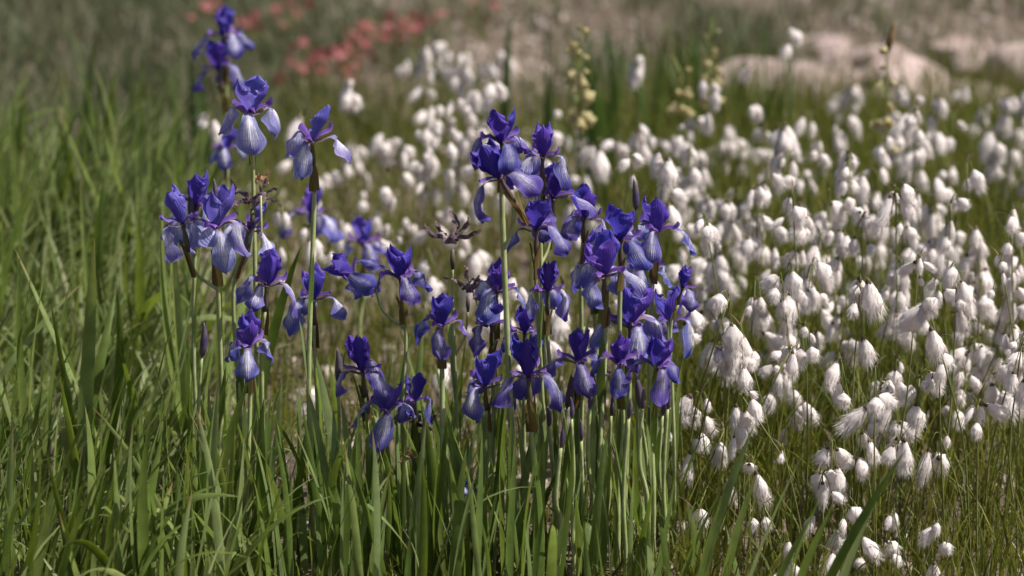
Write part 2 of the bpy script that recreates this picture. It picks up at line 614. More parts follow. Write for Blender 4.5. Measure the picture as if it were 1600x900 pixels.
def gravel_mass():
    import bmesh
    protos = []
    for s in range(4):
        me = rock_mesh('tmp', 80 + s, M['gravel'], 1, 0.65, 0.12)
        v = np.array([tuple(q.co) for q in me.vertices])
        f = np.array([tuple(p.vertices) for p in me.polygons])
        protos.append((v, f))
        bpy.data.meshes.remove(me)
    V, F, off = [], [], 0
    b1, _ = scatter(7000, 5.7, 9.5, keep=lambda px, y: np.exp(-((px - 800) / 160.0)**2) + 0.5 * sstep(px, 1180, 1260) + 0.05)
    b2, _ = scatter(1500, 3.3, 6.0)
    for p in np.concatenate([b1, b2]):
        v, f = protos[int(rng.integers(4))]
        s = rng.lognormal(math.log(0.010), 0.45)
        a = rng.uniform(0, 6.28)
        c, sn = math.cos(a), math.sin(a)
        q = v * s * np.array([1.2, 0.9, 1.0])
        V.append(np.stack([q[:, 0] * c - q[:, 1] * sn, q[:, 0] * sn + q[:, 1] * c, q[:, 2]], 1) + p + (0, 0, 0.006 + s * 0.25))
        F.append(f + off)
        off += len(v)
    me = bpy.data.meshes.new('gravel')
    me.from_pydata(np.concatenate(V).tolist(), [], np.concatenate(F).tolist())
    me.materials.append(M['gravel'])
    tag(link('gravel', me), 'pale pinkish gravel scattered over the soil', 'gravel', kind='stuff')


gravel_mass()


# ------------------------------------------------------------------ sword leaves
def leaf_mesh(name, mat, length=1.0, width=0.028, bend=0.25, fold=0.3, twist=0.4, kink=None, seed=0, segs=12):
    """unit leaf standing on z, bending towards +x, its faces turned to +-y ... v-folded along the midrib"""
    r = np.random.default_rng(seed)
    t = np.linspace(0, 1, segs + 1)
    ang = bend * t**1.6
    if kink:
        ang = ang + kink[1] * sstep(t, kink[0] - 0.03, kink[0] + 0.03)
    dx, dz = np.sin(ang), np.cos(ang)
    x = np.concatenate([[0], np.cumsum((dx[1:] + dx[:-1]) / 2)]) / segs * length
    z = np.concatenate([[0], np.cumsum((dz[1:] + dz[:-1]) / 2)]) / segs * length
    prof = np.minimum(1, 0.75 + 0.9 * t) * (1 - t**3.2)**0.9
    w = width * prof
    w[-1] = width * 0.02
    verts, uv = [], []
    wob = 0.01 * length * np.sin(t * 5 + r.uniform(0, 6)) * t
    for i in range(segs + 1):
        a = twist * t[i] + r.uniform(-0.02, 0.02)
        lat = np.array([math.sin(a) * math.cos(ang[i]), math.cos(a), -math.sin(a) * math.sin(ang[i])])
        nrm = np.cross(lat, [math.sin(ang[i]), 0, math.cos(ang[i])])
        c = np.array([x[i], wob[i], z[i]])
        for s in (-1, 0, 1):
            verts.append(c + lat * s * w[i] / 2 + nrm * (abs(s) * fold * w[i] / 2))
            uv.append(((s + 1) / 2, t[i]))
    return mesh_from(name, verts, grid_faces(segs + 1, 3), mat, uv)


LEAF = {}
for kind, mat in (('iris', 'leaf'), ('bank', 'grassleaf'), ('dark', 'leaf_dark')):
    LEAF[kind] = []
    for k in range(16):
        bend = [0.12, 0.2, 0.3, 0.45, 0.7, 1.1, 1.5, 0.25][k % 8]
        if kind == 'bank':
            bend *= 1.25
        kink = (0.62, 1.6) if (k == 13 and kind != 'dark') else None
        LEAF[kind].append(leaf_mesh('leaf', M[mat], 1.0, random.uniform(0.046, 0.080), bend, random.uniform(0.15, 0.4),
                                    random.uniform(-0.7, 0.7), kink, 100 + k))


def leaf_clump(name, label, cat, loc, n, hmin, hmax, kind='iris', spread=0.05, group=None, az_bias=None, upright=0.6, wscale=1.0, tilt=0.09):
    root = thing(name, label, cat, loc, group)
    for i in range(n):
        j = random.randrange(16)
        if random.random() < upright:
            j = random.choice([0, 1, 2, 7, 8, 9, 10, 15])
        o = link('leaf', LEAF[kind][j], root)
        h = random.uniform(hmin, hmax)
        ws = h ** 0.45 * 0.42 * random.uniform(0.75, 1.25) * wscale * 0.9
        o.scale = (h, ws, h)
        x, y = random.gauss(0, spread), random.gauss(0, spread * 0.8)
        o.location = (x, y, float(gz(loc[0] + x, loc[1] + y)) - loc[2] - 0.004)
        a = random.uniform(0, 2 * math.pi) if az_bias is None or random.random() < 0.35 else random.gauss(az_bias, 0.5)
        o.rotation_euler = (random.gauss(0, tilt), random.gauss(0.05, tilt), a)
    return root


def ground_at(px, D):
    p = at(px, 450, D)
    # keep the same horizontal place for a stalk that rises to the picture's middle
    return Vector((p.x, D, float(gz(p.x, D))))


# ------------------------------------------------------------------ iris flowers
def petal(kind, rs, sc):
    """returns verts, faces, uv of one perianth segment in the x-z plane, pointing along +x"""
    nu, nv = (17, 9) if kind != 'style' else (9, 5)
    t = 1 - (1 - np.linspace(0, 1, nu))**1.35
    j = lambda a: rs.uniform(-a, a)
    if kind == 'fall':
        dr, lift, fl = j(0.006), j(0.005), rs.uniform(-.006, .010)
        k = [0, .15, .3, .42, .55, .72, .88, 1]
        r = smooth_interp(t, k, [0, .012, .024, .033, .039 + dr, .042 + dr * 1.5, .043 + fl * .5 + dr * 1.5, .043 + fl + dr])
        z = smooth_interp(t, k, [0, .007 + lift, .010 + lift, .007 + lift, -.003 + lift, -.018, -.032, -.042 + j(.004)])
        dg = rs.uniform(.5, 1.12)
        z = np.where(z < 0, z * dg, z)
        r = r + sstep(t, .4, 1.0) * (1.0 - dg) * .022
        w = smooth_interp(np.minimum(t, .75), [0, .15, .3, .42, .55, .66, .75], [.007, .009, .011, .016, .025, .033, .038])
        w = w * np.sqrt(np.clip(1 - (np.clip(t - .78, 0, 1) / .222)**2.6, .002, 1)) * (1 + j(.2))
        cup, ruf = -0.02 + j(.09), 0.0052
    elif kind == 'standard':
        op = rs.uniform(-0.004, 0.016)
        k = [0, .15, .35, .6, .8, .93, 1]
        r = smooth_interp(t, k, [.001, .006, .010 + op * .4, .012 + op, .011 + op * 1.2, .009 + op * 1.3, .007 + op * 1.4])
        z = smooth_interp(t, k, [0, .009, .022, .037, .049, .056, .060])
        w = smooth_interp(np.minimum(t, .7), [0, .15, .35, .55, .7], [.006, .013, .026, .034, .035])
        w = w * np.sqrt(np.clip(1 - (np.clip(t - .66, 0, 1) / .342)**2.3, .002, 1)) * (1 + j(.15))
        cup, ruf = 0.30 + j(.12), 0.0034
    else:
        k = [0, .3, .6, .85, 1]
        r = smooth_interp(t, k, [0, .009, .018, .025, .028])
        z = smooth_interp(t, k, [.004, .012, .016, .018, .023 + j(.004)])
        w = smooth_interp(t, k, [.005, .009, .011, .014, .008])
        cup, ruf = -0.35, 0.001
    tw = np.stack([np.gradient(r), np.gradient(z)], 1)
    tw /= np.linalg.norm(tw, axis=1)[:, None]
    nx, nz = -tw[:, 1], tw[:, 0]
    ph, fr = rs.uniform(0, 6.28), rs.uniform(11, 20)
    skew = j(0.05)
    lf = rs.uniform(.86, 1.06)
    crease = rs.uniform(.12, .42)
    lob = .0026
    v, uv = [], []
    for i in range(nu):
        for q in range(nv):
            s = 2 * q / (nv - 1) - 1
            off = cup * s * s * w[i] + ruf * abs(s)**2.5 * math.sin(fr * t[i] + ph + 2.5 * s) * min(1, t[i] * 2.5)
            if kind == 'fall':
                off += crease * w[i] * (.5 - abs(s)) * float(sstep(t[i], .3, .55))      # raised midrib
            ext = 0.0
            if kind != 'style':
                ext = float(sstep(t[i], .6, 1.0)) * (lob * math.sin(4.2 * s + ph) + lob * .6 * math.sin(9 * s + fr))
            tip = 1 - 0.10 * abs(s)**2 * (t[i] > .8)
            ext = ext if kind == 'fall' else (-ext if kind == 'standard' else 0)
            v.append(((r[i] + nx[i] * off) * sc, (s * w[i] / 2 + skew * t[i]**2 * .3) * sc, (z[i] * tip * lf - ext + nz[i] * off) * sc if kind == 'standard' else (z[i] - ext + nz[i] * off) * sc))
            uv.append((q / (nv - 1), t[i]))
    return v, grid_faces(nu, nv), uv


def rotz(v, a):
    c, s = math.cos(a), math.sin(a)
    return [(x * c - y * s, x * s + y * c, z) for x, y, z in v]


def iris_flower(parent, loc, rot, az, sc, var, seed, standards=3, falls=(0, 1, 2)):
    rs = np.random.default_rng(seed)
    v, f, uv = tube([(0, 0, -.040 * sc), (0, 0, -.030 * sc), (0, 0, -.018 * sc), (0, 0, -.008 * sc), (0, 0, .002 * sc)],
                    np.array([.0026, .0042, .0040, .0026, .0040]) * sc, 8)
    fl = link('flower', mesh_from('flower', v, f, M['ovary'], uv), parent)
    fl.location = loc
    fl.rotation_euler = rot
    for k in falls:
        v, f, uv = petal('fall', rs, sc)
        a = az + R(120) * k + rs.uniform(-.12, .12)
        o = link('fall_petal', mesh_from('fall_petal', rotz(v, a), f, M['fall%d' % var], uv), fl)
    for k in range(standards):
        v, f, uv = petal('standard', rs, sc)
        a = az + R(60) + R(120) * k + rs.uniform(-.2, .2)
        link('standard_petal', mesh_from('standard_petal', rotz(v, a), f, M['std%d' % var], uv), fl)
    for k in falls:
        v, f, uv = petal('style', rs, sc)
        link('style_arm', mesh_from('style_arm', rotz(v, az + R(120) * k + rs.uniform(-.1, .1)), f, M['style'], uv), fl)
    return fl


def spathe(parent, loc, rot, sc, seed):
    """two papery bracts that hold the flower's base"""
    rs = np.random.default_rng(seed)
    for k in range(2):
        nu, nv = 8, 5
        v, uv = [], []
        L = rs.uniform(.045, .062) * sc
        out = rs.uniform(.004, .009) * sc
        for i in range(nu):
            t = i / (nu - 1)
            w = .0078 * sc * (1 - t**2.4) + .0004
            for q in range(nv):
                s = q / (nv - 1) * 2 - 1
                v.append((.0030 * sc + out * t**1.5 - .0030 * sc * s * s, s * w, -0.078 * sc + L * t))
                uv.append((q / (nv - 1), t))
        o = link('spathe', mesh_from('spathe', rotz(v, rs.uniform(0, 6.28) + math.pi * k), grid_faces(nu, nv), M['spathe'], uv), parent)
        o.location = loc
        o.rotation_euler = rot


def bud(parent, loc, rot, L, seed):
    rs = np.random.default_rng(seed)
    t = np.linspace(0, 1, 10)
    rad = L * (0.10 * np.sin(math.pi * np.clip(t, 0, 1)**0.75)**0.8 + 0.006)
    pts = [(0.04 * L * math.sin(3 * q), 0, q * L) for q in t]
    v, f, uv = tube(pts, rad, 8)
    o = link('bud', mesh_from('bud', v, f, M['budtip'], uv), parent)
    o.location = loc
    o.rotation_euler = rot
    return o


def withered_bloom(parent, loc, sc, seed, mat='withered'):
    """shrivelled flower: a knot of twisted ribbons"""
    rs = np.random.default_rng(seed)
    v0, f0, uv0 = tube([(0, 0, -.03 * sc), (0, 0, -.018 * sc), (0, 0, -.004 * sc)], np.array([.002, .0036, .0022]) * sc, 7)
    fl = link('withered_bloom', mesh_from('withered_bloom', v0, f0, M['ovary'], uv0), parent)
    fl.location = loc
    for k in range(6):
        nu, nv = 11, 4
        a0 = rs.uniform(0, 6.28)
        v, uv = [], []
        p = np.array([0, 0, 0.0])
        d = np.array([math.cos(a0) * .5, math.sin(a0) * .5, 1.0])
        for i in range(nu):
            t = i / (nu - 1)
            d = d + rs.normal(0, .38, 3) + np.array([0, 0, -.12 * t])
            d /= np.linalg.norm(d)
            p = p + d * .0048 * sc
            lat = np.cross(d, [math.cos(a0 + 4 * t), math.sin(a0 + 4 * t), .3])
            lat /= np.linalg.norm(lat) + 1e-6
            for q in range(nv):
                s = q / (nv - 1) * 2 - 1
                v.append(p + lat * s * .004 * sc * (1 - .5 * t) + rs.normal(0, .0006 * sc, 3))
                uv.append((q / (nv - 1), t))
        link('shrivelled_petal', mesh_from('shrivelled_petal', v, grid_faces(nu, nv), M[mat], uv), fl)
    return fl


FRONT, BACK = R(270), R(90)
_seed = [500]


def iris(label, D, basex, flowers, buds=(), bow=0.0, r0=0.0036, withered=(), group='blue irises', sheath=True, stem_mat='stem'):
    """flowers: (px, py, az, scale, variant, lean deg to the side, lean deg to the viewer, opts)"""
    p0 = at(basex, 450, D)
    # the base is found where the stalk's pixel column meets the ground
    g = at(basex, 870, D)
    base = Vector((g.x, D, float(gz(g.x, D)) - 0.005))
    root = thing('iris', label, 'iris', base, group)
    tops = list(flowers) + [(w[0], w[1], 0, w[2], -1, 0, 0, {}) for w in withered] + [(b_[0], b_[1], 0, 1, -2, b_[3] if len(b_) > 3 else 0, 0, {'L': b_[2]}) for b_ in buds]
    main = None
    for i, (fx, fy, az, sc, var, lx, ly, op) in enumerate(tops):
        _seed[0] += 1
        sd = _seed[0]
        dd = D + op.get('dD', 0)
        J = at(fx, fy, dd) - base
        rot = Euler((R(ly), R(lx), 0))
        mtx = rot.to_matrix()
        down = mtx @ Vector((0, 0, -0.040 * sc))
        top = J + (down if var >= 0 else (Vector((0, 0, -.028 * sc)) if var == -1 else Vector((0, 0, 0))))
        if i == 0:
            d2 = top + mtx @ Vector((0, 0, -0.07 * sc))
            mid = top * 0.5 + Vector((bow + random.uniform(-.006, .006), random.uniform(-.01, .01), 0))
            low = top * 0.22 + Vector((bow * .6, 0, 0))
            pts = spline_pts([(0, 0, 0), low, mid, top * .3 + d2 * .7 if lx == 0 else d2, top], 22)
            v, f, uv = tube(pts, np.linspace(r0, r0 * .68, 22), 8)
            link('stem', mesh_from('stem', v, f, M[stem_mat], uv), root)
            main = pts
            if sheath:
                leafs = [random.uniform(.35, .5), random.uniform(.55, .7)] if random.random() < .5 else [random.uniform(.4, .6)]
                for q in leafs:
                    p = Vector(pts[int(q * 21)])
                    o = link('stem_leaf', random.choice(LEAF['iris'][:3]), root)
                    h = random.uniform(.07, .15)
                    o.scale = (h, .18, h)
                    o.location = p
                    o.rotation_euler = (0, .05, random.uniform(0, 6.28))
        else:
            # a branch leaves the main stalk below this flower
            zt = top.z - random.uniform(.05, .09)
            k = int(np.argmin(np.abs(main[:, 2] - zt)))
            k = min(k, 17)
            b0 = Vector(main[k])
            m1 = b0.lerp(top, .5) + Vector(((top.x - b0.x) * .25, 0, -.004))
            pts = spline_pts([b0, m1, top], 12)
            v, f, uv = tube(pts, np.linspace(r0 * .62, r0 * .5, 12), 7)
            link('branch', mesh_from('branch', v, f, M[stem_mat], uv), root)
        if var >= 0:
            iris_flower(root, J, rot, az, sc, var, sd, op.get('st', 3), op.get('falls', (0, 1, 2)))
            if op.get('spathe', True):
                spathe(root, J, rot, sc, sd)
        elif var == -1:
            withered_bloom(root, J, sc, sd)
        else:
            bud(root, J, rot, op['L'], sd)
    return root


F3 = {}
S2 = {'st': 2}
# --- the pale group
iris('pale blue iris with drooping lavender falls, tall above its neighbours', 3.72, 398,
     [(392, 180, FRONT, .90, 0, 0, 8, F3)], bow=.004)
iris('pale iris with a ragged small crown on a straight tall stalk', 3.60, 487,
     [(488, 222, R(255), .90, 0, 0, 14, {'st': 1})], r0=.004)
iris('crowded pale iris with broad violet standards and large lavender falls', 3.66, 340,
     [(337, 360, R(280), 1.0, 0, 0, 6, F3), (286, 352, R(215), .92, 0, -10, 0, F3)], buds=[(335, 318, .034, 0)], r0=.0038)
iris('iris rising behind the crowded pale blooms with a pointed bud', 3.80, 316,
     [(308, 325, R(300), .85, 1, 4, 0, F3)], buds=[(298, 345, .05, 0)])
iris('pale iris hanging its falls under a dark shrivelled tip', 3.72, 378,
     [(388, 362, R(330), .85, 0, 14, 0, {'st': 1})], withered=[(394, 322, 1.0)])
iris('violet iris with two spread standards under the crowded pale blooms', 3.64, 405,
     [(417, 448, R(250), .88, 1, 6, 4, S2)], r0=.0034)
iris('small violet iris with yellow throat low among the leaves', 3.58, 384,
     [(388, 545, R(268), .82, 1, 0, 6, F3)], bow=-.004)
iris('tall out of focus iris with two stacked blooms over the bank', 4.75, 358,
     [(352, 62, R(300), .95, 1, 0, 0, F3), (342, 112, R(200), .92, 2, -10, 0, {'dD': -.03})], group='soft irises standing further back')
iris('small half hidden violet iris behind the pale blooms', 4.35, 350,
     [(354, 236, R(270), .6, 1, 0, 0, S2)], group='soft irises standing further back')
iris('low soft iris behind the straight pale stalk', 4.45, 492,
     [(486, 338, R(330), .95, 1, 0, 0, {'st': 2})], group='soft irises standing further back')
iris('soft violet iris among the cotton tufts behind the leaning bloom', 4.40, 566,
     [(568, 385, R(280), .85, 1, 0, 0, S2)], group='soft irises standing further back')
# --- the middle group
iris('iris with wide open pale standards beside the straight pale stalk', 3.70, 492,
     [(490, 470, R(235), .85, 1, 0, 0, {'st': 3})], r0=.003)
iris('dark blue iris with a side bloom leaning out on a curved tan stalk', 3.66, 640,
     [(626, 438, R(285), .80, 2, -4, 4, F3), (556, 432, R(150), .72, 2, -62, 0, {'spathe': False})], r0=.0032)
iris('dark blue iris with cupped standards on a thick bright stalk', 3.56, 698,
     [(690, 512, R(262), .76, 2, 0, 10, F3)], r0=.0044, sheath=False)
iris('violet iris with white veined falls and a second bloom below', 3.58, 575,
     [(567, 583, R(310), .86, 2, -3, 6, F3), (604, 645, R(280), .82, 1, 6, 10, {'st': 1, 'dD': -.02})], r0=.0036)
iris('single dark iris with one upright standard and shrivelled bits beneath', 3.62, 648,
     [(648, 630, R(350), .66, 2, 0, 0, S2)], withered=[(655, 672, 1.0)], r0=.0036)
iris('shrivelled seed stalk with two dark withered blooms', 3.66, 722,
     [], withered=[(707, 385, 1.05), (731, 458, .85)], r0=.0028)
# --- the dark violet group
iris('tallest deep violet iris, upright bloom over a leaning one', 3.54, 804,
     [(784, 226, R(292), .82, 2, 0, 6, F3), (782, 280, R(200), .90, 2, -30, 8, {'dD': -.02})], r0=.0046, bow=.006, sheath=False)
iris('violet iris with pale edged standards beside the tallest iris', 3.68, 868,
     [(848, 248, R(345), .80, 1, 2, 2, F3), (864, 312, R(250), .90, 2, 4, 4, {'dD': .02})])
iris('violet iris with long arching falls between the tallest blooms', 3.62, 842,
     [(838, 362, R(320), .82, 2, 0, 0, F3)], bow=.01)
iris('slender violet iris above brown papery bracts', 3.74, 905,
     [(912, 344, R(350), .78, 2, 2, 0, F3)])
iris('bright violet iris with full cupped standards in the dense group', 3.56, 962,
     [(970, 378, R(305), .86, 2, 0, 6, F3)], r0=.004)
iris('violet iris crowded with crests next to a dark pointed bud', 3.66, 1018,
     [(1026, 366, R(250), .88, 1, 3, 4, F3)], buds=[(993, 330, .045, -4)])
iris('iris with broad round veined falls in the dense group', 3.52, 930,
     [(944, 432, R(240), .95, 1, -2, 14, F3)], r0=.0036)
iris('iris with a pale flat fall pushed out beside the thick stalk', 3.60, 872,
     [(856, 458, R(330), .76, 1, 0, 6, F3)])
iris('violet iris half hidden behind the thick bright stalk', 3.68, 770,
     [(776, 458, R(250), .84, 1, 2, 4, F3), (768, 510, R(220), .74, 2, 0, 8, {'st': 1, 'dD': -.02})])
iris('small deep violet iris close behind the thick bright stalk', 3.66, 824,
     [(820, 522, R(320), .70, 2, 0, 0, F3)])
iris('deep violet iris with tall standards and a lilac fall below', 3.52, 840,
     [(826, 592, R(320), .92, 2, -3, 0, F3)], r0=.0038)
iris('lilac iris with pale speckled falls low in the group', 3.56, 752,
     [(758, 606, R(240), .80, 1, -3, 6, F3)])
iris('dark iris with spreading falls and two parted standards', 3.54, 905,
     [(903, 568, R(275), .82, 2, 0, 8, S2)])
iris('large violet iris with ruffled standards in the thick of the group', 3.58, 972,
     [(985, 512, R(285), 1.0, 1, 0, 8, F3)], r0=.004)
iris('violet iris with one arching fall at the edge of the cottongrass', 3.66, 1046,
     [(1046, 508, R(345), .84, 1, 2, 2, F3)])
iris('half open iris bud bloom on a dark bare stalk', 3.62, 1052,
     [(1066, 452, R(300), .55, 2, 14, 0, {'falls': (0,), 'st': 3})], r0=.0028)
iris('low violet iris with narrow hanging falls beneath the large bloom', 3.50, 1020,
     [(1026, 578, R(290), .80, 2, 3, 4, F3)])
iris('low iris showing dark blue falls beside pale stalks', 3.52, 965,
     [(968, 572, R(270), .80, 2, -4, 10, S2)])
iris('iris with a tall lilac standard deep within the group', 3.80, 940,
     [(930, 418, R(200), .85, 1, 0, 0, F3)])
iris('iris with veined pale falls behind the large ruffled bloom', 3.76, 1000,
     [(1006, 425, R(255), .86, 1, 0, 8, S2)])
for k, (fx, fy) in enumerate([(893, 655), (908, 690), (921, 640), (940, 668), (955, 650), (982, 655), (1003, 640), (1016, 668), (1043, 640), (858, 668), (876, 700)]):
    iris('slim pale green stalk with a narrow closed bud under the dense violet group', 3.46 + .025 * (k % 5), fx + random.uniform(-14, 14), [], buds=[(fx, fy, .03, random.uniform(-6, 6))],
         r0=random.uniform(.0028, .004), group='slim stalks under the dense group')
# tiny spent blooms low in the leaves
for fx, fy, lab in ((728, 755, 'short stalk with a dark blue spent bloom among the leaves'),
                    (690, 826, 'tiny stalk with a pale violet spent bloom above the soil'),
                    (748, 824, 'tiny stalk with a lilac tuft beside dry pink bracts')):
    iris(lab, 3.50, fx, [(fx, fy + 6, R(270), .28, 1, 0, 0, {'spathe': False})], r0=.0018, sheath=False, group='short spent irises')

M['tan'] = plain_mat('dry_bract', (0.30, 0.14, 0.07), (0.40, 0.24, 0.15), 150, 0.3, 0.7)
for fx, fy, D, lab in ((720, 838, 3.47, 'dry pinkish tan bracts on a short stalk among spent blooms'), (407, 283, 3.70, 'orange tan withered bract on a thin stalk beside the tall pale iris'),
                       (646, 715, 3.56, 'brown withered bract stalk below the single dark iris')):
    g = at(fx, 870, D)
    base = Vector((g.x, D, float(gz(g.x, D)) - .004))
    root = thing('dry_stalk', lab, 'dry stalk', base, 'dry stalks')
    top = at(fx, fy, D) - base
    v, f, uv = tube(spline_pts([(0, 0, 0), top * .5 + Vector((.004, 0, 0)), top - Vector((0, 0, .02))], 10), .0016, 6)
    link('stem', mesh_from('stem', v, f, M['stem'], uv), root)
    withered_bloom(root, top, .5, int(fx), 'tan')

# bare flowerless stalks standing among the blooms
for fx, fy, lab in ((315, 560, 'bare green stalk with a swollen pod beside the pale irises'), (528, 600, 'bare bent stalk between the middle irises'),
                    (885, 640, 'bare stalk under the dark iris with parted standards'), (1000, 640, 'bare stalk under the large violet iris'),
                    (1035, 650, 'bare stalk at the edge of the dense group')):
    iris(lab, 3.6, fx + random.uniform(-8, 8), [], buds=[(fx, fy, .05, random.uniform(-8, 8))], r0=.003, group='bare iris stalks')


# ------------------------------------------------------------------ leaf clumps under the irises
IRISCL = [(330, 3.55, 'below the crowded pale irises'), (395, 3.48, 'below the small violet iris'), (450, 3.62, 'between the two pale stalks'),
          (500, 3.45, 'at the foot of the straight pale stalk'), (560, 3.52, 'below the white veined iris'), (610, 3.42, 'in front of the white veined iris'),
          (655, 3.55, 'around the shrivelled seed stalk'), (715, 3.45, 'around the thick bright stalk'), (770, 3.55, 'below the lilac iris'),
          (815, 3.42, 'below the tallest deep violet iris'), (870, 3.55, 'below the dark parted iris'), (925, 3.45, 'below the dense violet group'),
          (980, 3.55, 'below the large ruffled iris'), (1040, 3.42, 'at the edge of the dense group'), (545, 3.8, 'behind the white veined iris'),
          (690, 3.82, 'behind the shrivelled seed stalk')]
for px_, D, where in IRISCL:
    g = at(px_, 870, D)
    leaf_clump('iris_leaf_clump', 'clump of upright sword shaped iris leaves ' + where, 'leaf clump', (g.x, D, float(gz(g.x, D))),
               random.randint(20, 25) if px_ < 850 else 11, .12, .27 if px_ < 850 else .20, 'iris', .05, 'iris leaf clumps', None, .75)
for px_, D, az, lab in ((1075, 3.36, R(25), 'three broad dark leaves rising beside the dense iris group'),
                        (1165, 3.25, R(20), 'broad leaves slanting across the low cotton tufts'),
                        (1225, 3.2, R(15), 'dark slanting leaves at the meadow edge')):
    g = at(px_, 900, D)
    root = thing('iris_leaf_clump', lab, 'leaf clump', (g.x, D, float(gz(g.x, D))), 'iris leaf clumps')
    for k in range(3):
        o = link('leaf', LEAF['iris'][[1, 2, 8][k]], root)
        h = random.uniform(.2, .34)
        o.scale = (h, .33, h)
        o.location = (.03 * k - .03, random.uniform(-.02, .02), -.004)
        o.rotation_euler = (random.gauss(0, .05), random.uniform(.18, .34), az + random.uniform(-.2, .2))

# broad leaves of the grassy bank
k = 0
for D in (3.3, 3.4, 3.55, 3.8, 4.3, 4.8, 5.2):
    for px_ in np.arange(-70, 335, 62 if D < 3.8 else 70):
        px1 = px_ + random.uniform(-26, 26)
        g = at(px1, 870, D)
        near = D < 3.6
        side = 'next to the pale irises' if px1 > 215 else ('well away from the irises' if px1 < 60 else 'in the open bank')
        row = {3.3: 'low at the bank foot', 3.4: 'just above the bank foot', 3.55: 'in the lower bank'}.get(D) if near else \
            {3.8: 'half way up the bank', 4.3: 'over the middle of the bank', 4.8: 'in the upper bank', 5.2: 'topping the grassy bank'}[D]
        lab = ('arching tuft of broad green blades %s, %s' if near else 'soft tuft of broad blades %s, %s') % (row, side)
        leaf_clump('grass_tuft', lab, 
                   'grass tuft', (g.x, D, float(gz(g.x, D))), random.randint(9, 12), .16, .32 if near else .46, 'bank', .06,
                   'bank tufts ' + row + ' ' + side, R(10), .5, 1.0, .2)
        k += 1

# tall dark foliage behind the cottongrass
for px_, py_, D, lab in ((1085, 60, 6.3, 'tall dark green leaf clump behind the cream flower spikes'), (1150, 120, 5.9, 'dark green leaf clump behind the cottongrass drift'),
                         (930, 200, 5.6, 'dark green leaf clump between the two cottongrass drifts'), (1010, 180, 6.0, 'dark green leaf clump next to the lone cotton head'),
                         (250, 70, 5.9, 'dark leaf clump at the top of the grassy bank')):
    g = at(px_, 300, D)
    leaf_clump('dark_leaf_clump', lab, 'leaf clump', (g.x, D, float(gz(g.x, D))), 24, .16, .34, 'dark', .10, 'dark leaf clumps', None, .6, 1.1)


# ------------------------------------------------------------------ cottongrass
def cotton_mesh(seed):
    """one drooping tuft of cotton wool: woolly body with loose hairs, hanging from the origin"""
    r = np.random.default_rng(seed)
    L, W = 0.030 * r.uniform(.7, 1.25), 0.0108 * r.uniform(.8, 1.25)
    nu, nv = 12, 14
    ph = r.uniform(0, 6.28, 4)
    v, f = [], []
    t = np.linspace(0.02, 1, nu)
    belly = r.uniform(.42, .72)
    for i, q in enumerate(t):
        rad = W * (q / belly)**.75 if q < belly else W * math.sqrt(max(0, 1 - ((q - belly) / (1.03 - belly))**2))
        for j in range(nv):
            a = 2 * math.pi * j / nv
            k = 1 + .10 * math.sin(3 * a + ph[0] + 4 * q) + .07 * math.sin(7 * a + ph[1]) + r.uniform(-.06, .06)
            v.append((math.cos(a) * rad * k, math.sin(a) * rad * k, -L * q + r.uniform(-.0006, .0006)))
    for i in range(nu - 1):
        for j in range(nv):
            b_ = (j + 1) % nv
            f.append((i * nv + j, i * nv + b_, (i + 1) * nv + b_, (i + 1) * nv + j))
    f.append(tuple((nu - 1) * nv + j for j in range(nv)))
    # loose hairs combed downwards and outwards, each rooted on a vertex of the body
    for h in range(520):
        i = int(nu * r.uniform(.08, 1) ** .7) % (nu - 1) + 1 if r.random() < .9 else 2
        i = min(i, nu - 1)
        j = int(r.integers(nv))
        p = np.array(v[i * nv + j])
        rd = np.array([p[0], p[1], 0])
        rd /= np.linalg.norm(rd) + 1e-9
        side = np.array([-rd[1], rd[0], 0])
        d = rd * r.uniform(.05, .75) + np.array([0, 0, -1]) * r.uniform(.5, 1.1) + side * r.normal(0, .35)
        d /= np.linalg.norm(d)
        ln = r.uniform(.003, .0125) * (.6 + .6 * i / nu)
        m = p + d * ln * .5 + np.array([0, 0, -.0006])
        e = p + d * ln + np.array([0, 0, -.0022])
        w = .00028
        base = i * nv + j
        k0 = len(v)
        v += [tuple(p + side * w), tuple(m + side * w * .8), tuple(m - side * w * .8), tuple(e)]
        f += [(base, k0, k0 + 1, k0 + 2), (k0 + 2, k0 + 1, k0 + 3)]
    me = mesh_from('cotton_tuft', v, f, M['cotton'])
    return me


COTTON = [cotton_mesh(900 + k) for k in range(10)]


def scale_mesh(seed):
    r = np.random.default_rng(seed)
    v, f, uv = tube([(0, 0, .001), (0, 0, -.002), (0, 0, -.0045), (0, 0, -.007)], [.001, .0032, .0038, .0018], 6)
    return mesh_from('scale_cup', v, f, M['scale'], uv)


SCALE = [scale_mesh(1)]


def bract_mesh():
    v, uv = [], []
    nu = 7
    for i in range(nu):
        t = i / (nu - 1)
        for s in (-1, 1):
            v.append((.002 + .030 * t, s * (.0018 * (1 - t) + .0002), .006 * math.sin(t * 2.4)))
            uv.append(((s + 1) / 2, t))
    return mesh_from('bract', v, grid_faces(nu, 2), M['scale'], uv)


BRACT = bract_mesh()
NUMW = {1: 'single', 2: 'two', 3: 'three', 4: 'four', 5: 'five', 6: 'six', 7: 'seven', 8: 'eight'}


